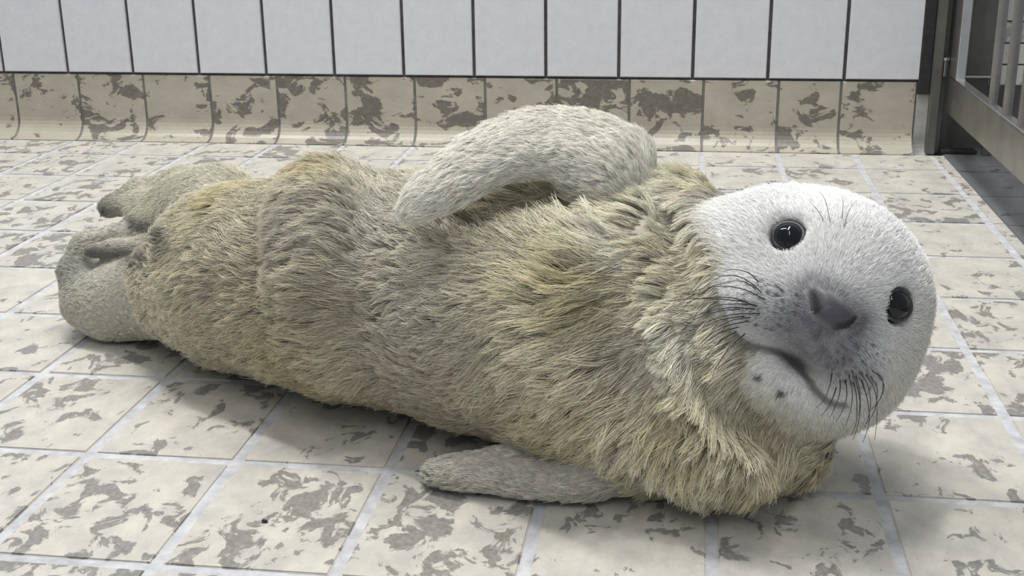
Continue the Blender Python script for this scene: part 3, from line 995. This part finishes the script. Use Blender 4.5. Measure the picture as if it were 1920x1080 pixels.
if True:
    WF = {k: v[VQ].mean(1) for k, v in WV.items()}
    facing = ((FC - CAM) * FN).sum(1) / np.linalg.norm(FC - CAM, axis=1)       # hair is thinner where it can hardly be seen from the room
    vis = np.where(facing < 0.35, 1.0, 0.35) * (FC[:, 2] > 0.004)
    # body coat
    nb = 12500
    p, n = sample(nb, FA * vis * (1 - WF['head']) ** 2 * (1 - 0.8 * np.clip(WF['fr'] + WF['fl'] + WF['hn'] + WF['hf'], 0, 1)))
    w = weights(p)
    flip = np.clip(w['fr'] + w['fl'] + w['hn'] + w['hf'], 0, 1)
    tail = sstep(-p[:, 0], 0.70, 0.86)
    L = (0.0225 + 0.004 * wave(p, 30, 8)) * (1 - 0.35 * tail) * (1 - 0.60 * flip) * rng.uniform(0.75, 1.2, nb)
    throat = np.exp(-((p - P(1270, 640, 0.80)) ** 2).sum(1) / (2 * 0.07 ** 2)); L *= 1 + 0.25 * throat
    L *= 1 - 0.45 * w['head']
    th = 0.39 + 0.08 * wave(p, 60, 9) - 0.16 * flip
    dr = coat_dir(p, n, w)
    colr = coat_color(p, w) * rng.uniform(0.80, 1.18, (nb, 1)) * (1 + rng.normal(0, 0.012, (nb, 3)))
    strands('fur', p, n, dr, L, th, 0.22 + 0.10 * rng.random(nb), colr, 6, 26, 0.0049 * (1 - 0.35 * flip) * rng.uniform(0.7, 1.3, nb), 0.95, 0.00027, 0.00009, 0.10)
    # short dense coat of the flippers
    flF = np.clip(WF['fr'] + WF['fl'] + WF['hn'] + WF['hf'], 0, 1)
    nf = 13000
    p, n = sample(nf, FA * vis * sstep(flF, 0.25, 0.7))
    w = weights(p)
    L = (0.0085 + 0.003 * w['fr'] - 0.0030 * w['hn'] - 0.0015 * w['hf']) * rng.uniform(0.7, 1.25, nf)
    dr = coat_dir(p, n, w)
    dr = unit(dr + 0.16 * np.stack([wave(p, 70, 11), wave(p, 70, 12), wave(p, 70, 13)], 1)); dr = unit(dr - n * (dr * n).sum(1, keepdims=True))
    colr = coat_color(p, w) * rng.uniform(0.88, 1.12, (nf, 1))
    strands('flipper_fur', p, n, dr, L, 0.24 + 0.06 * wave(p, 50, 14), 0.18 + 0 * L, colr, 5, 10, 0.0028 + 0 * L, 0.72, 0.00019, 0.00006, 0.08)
    # short face coat
    nh = 34000
    q = headloc(FC); eyed = np.minimum(np.linalg.norm(q - EYE_L[-1], axis=1), np.linalg.norm(q - EYE_L[1], axis=1))
    nosew = (nose_in(q) < 0.0005) * np.where(q[:, 2] > 0.02, sstep(polydist(q[:, :2], MOUTH_2), 0.0018, 0.0042), 1)
    p, n = sample(nh, FA * vis * sstep(WF['head'], 0.1, 0.6) * (eyed > 0.0118) * nosew)
    w = weights(p); q = headloc(p)
    mz = np.exp(-((q - np.array([0, -0.012, 0.08])) ** 2 / np.array([0.05, 0.03, 0.04]) ** 2).sum(1))
    back = sstep(np.linalg.norm(q - np.array([0, 0, 0.06]), axis=1), 0.055, 0.11)
    eyed = np.minimum(np.linalg.norm(q - EYE_L[-1], axis=1), np.linalg.norm(q - EYE_L[1], axis=1))
    L = (0.0068 + 0.0075 * back) * (1 - 0.68 * np.clip(mz, 0, 1)) * (0.35 + 0.65 * sstep(eyed, 0.012, 0.022)) * (0.35 + 0.65 * sstep(polydist(q[:, :2], MOUTH_2), 0.004, 0.014)) * rng.uniform(0.8, 1.2, nh)
    dr = coat_dir(p, n, w)
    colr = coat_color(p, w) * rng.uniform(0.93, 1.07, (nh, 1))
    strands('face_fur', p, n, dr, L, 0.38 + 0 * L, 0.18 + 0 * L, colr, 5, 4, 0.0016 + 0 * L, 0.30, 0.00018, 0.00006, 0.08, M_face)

# ---------------------------------------------------------------- whiskers and claws
M_whisk = plain('dark_whisker', (0.035, 0.035, 0.038), 0.4)
M_pale = plain('pale_whisker', (0.30, 0.29, 0.27), 0.4)
M_claw = plain('dark_claw', (0.03, 0.028, 0.025), 0.35)
bvh = BVHTree.FromPolygons([tuple(v) for v in VP], [tuple(int(i) for i in q) for q in VQ])


def tube(name, pts, r0, r1, material, parent, n=5):
    pts = np.asarray(pts, float); N = len(pts)
    vs, fs = [], []
    up = np.array([0.13, 0.31, 0.94])
    for i in range(N):
        t = pts[min(i + 1, N - 1)] - pts[max(i - 1, 0)]; t /= np.linalg.norm(t)
        a = np.cross(t, up); a /= np.linalg.norm(a); b2 = np.cross(t, a)
        r = r0 + (r1 - r0) * i / (N - 1)
        for k in range(n):
            an = 2 * math.pi * k / n
            vs.append(pts[i] + r * (a * math.cos(an) + b2 * math.sin(an)) - SO)
    for i in range(N - 1):
        for k in range(n):
            fs.append((i * n + k, i * n + (k + 1) % n, (i + 1) * n + (k + 1) % n, (i + 1) * n + k))
    fs.append(tuple(range(n - 1, -1, -1))); fs.append(tuple(range((N - 1) * n, N * n)))
    return mesh_obj(name, vs, fs, material, parent, True)


def whisker(uv, out, material, r=0.00042):
    """uv: how the whisker runs across the face, root first; out: how far its tip stands off"""
    d0 = surf(*uv[0]) or 0.82
    pts = []
    for i, (u, v) in enumerate(uv):
        t = i / (len(uv) - 1)
        pts.append(P(u, v, d0 + 0.001 - out * math.sin(t * 1.9)))
    tube('whisker', spline(pts, 10), r, r * 0.35, material, seal)


WL = [[(1432, 552), (1395, 522), (1352, 518), (1310, 545)], [(1440, 565), (1390, 541), (1330, 538), (1262, 560)],
      [(1425, 577), (1370, 558), (1300, 562), (1280, 582)], [(1410, 567), (1350, 561), (1290, 560), (1248, 566)],
      [(1420, 580), (1365, 577), (1310, 590), (1270, 612)], [(1428, 588), (1372, 590), (1318, 606), (1285, 628)],
      [(1400, 592), (1350, 600), (1310, 620), (1290, 645)], [(1405, 602), (1360, 612), (1325, 632), (1305, 655)],
      [(1390, 612), (1355, 622), (1325, 640), (1300, 665)], [(1384, 620), (1352, 638), (1330, 660), (1318, 680)],
      [(1425, 532), (1405, 512), (1375, 505), (1360, 508)], [(1420, 545), (1400, 530), (1372, 527), (1330, 538)],
      [(1398, 625), (1370, 650), (1345, 685), (1336, 705)], [(1415, 572), (1378, 570), (1340, 574), (1310, 590)],
      [(1395, 580), (1350, 583), (1300, 600), (1275, 625)], [(1412, 595), (1375, 600), (1342, 616), (1320, 640)]]
for uv in WL: whisker(uv, 0.018, M_whisk)
WR = [[(1560, 700), (1556, 722), (1545, 750), (1530, 765)], [(1575, 705), (1575, 735), (1565, 765), (1555, 785)],
      [(1590, 700), (1598, 730), (1596, 765), (1585, 800)], [(1604, 702), (1612, 735), (1612, 780), (1600, 825)],
      [(1612, 695), (1628, 725), (1632, 765), (1622, 800)], [(1622, 700), (1640, 730), (1645, 775), (1640, 825)],
      [(1630, 690), (1650, 708), (1658, 730), (1640, 765)], [(1640, 696), (1655, 712), (1652, 745), (1632, 770)],
      [(1600, 715), (1606, 745), (1606, 790), (1597, 815)], [(1615, 712), (1626, 748), (1630, 790), (1618, 830)],
      [(1585, 712), (1588, 740), (1580, 770), (1568, 790)], [(1632, 705), (1645, 730), (1640, 770), (1624, 795)],
      [(1570, 720), (1562, 745), (1552, 765), (1540, 780)], [(1596, 690), (1606, 720), (1612, 752), (1610, 780)]]
for uv in WR: whisker(uv, 0.012, M_whisk)
for uv in ([(1558, 424), (1553, 398), (1546, 372), (1535, 358)], [(1577, 420), (1580, 398), (1581, 380), (1578, 364)],
           [(1545, 416), (1536, 398), (1525, 385), (1518, 378)], [(1582, 428), (1590, 400), (1598, 385), (1606, 376)],
           [(1672, 482), (1690, 474), (1708, 469), (1722, 468)]):
    whisker(uv, 0.010, M_pale, 0.0003)

CL = [(P(772, 352, 0.856), P(757, 356, 0.850)), (P(762, 372, 0.852), P(750, 380, 0.848)),
      (F(800, 886, 0.010), F(778, 884, 0.006)), (F(806, 893, 0.008), F(786, 893, 0.005)),
      (P(196, 388, 1.212), P(188, 408, 1.206)), (P(300, 487, 1.118), P(306, 497, 1.112))]
for a, b2 in CL:
    a, b2 = np.array(a), np.array(b2)
    mid = (a + b2) / 2 + np.array([0, 0, 0.001])
    tube('claw', spline([a + (a - b2) * 0.5, a, mid, b2], 7), 0.0017, 0.0003, M_claw, seal, 7)

# a crumb of dirt on the tiles in front
bm = bmesh.new(); bmesh.ops.create_icosphere(bm, subdivisions=2, radius=0.0014)
for v_ in bm.verts: v_.co *= random.uniform(0.7, 1.25); v_.co.x *= 1.5; v_.co.z = max(v_.co.z, -0.0008)
cp_ = F(496, 977, 0.0008)
crumb = bm_obj('crumb', bm, M_claw, None, Vector(cp_))
tag(crumb, 'tiny dark crumb of dirt on the front floor tiles', 'crumb')
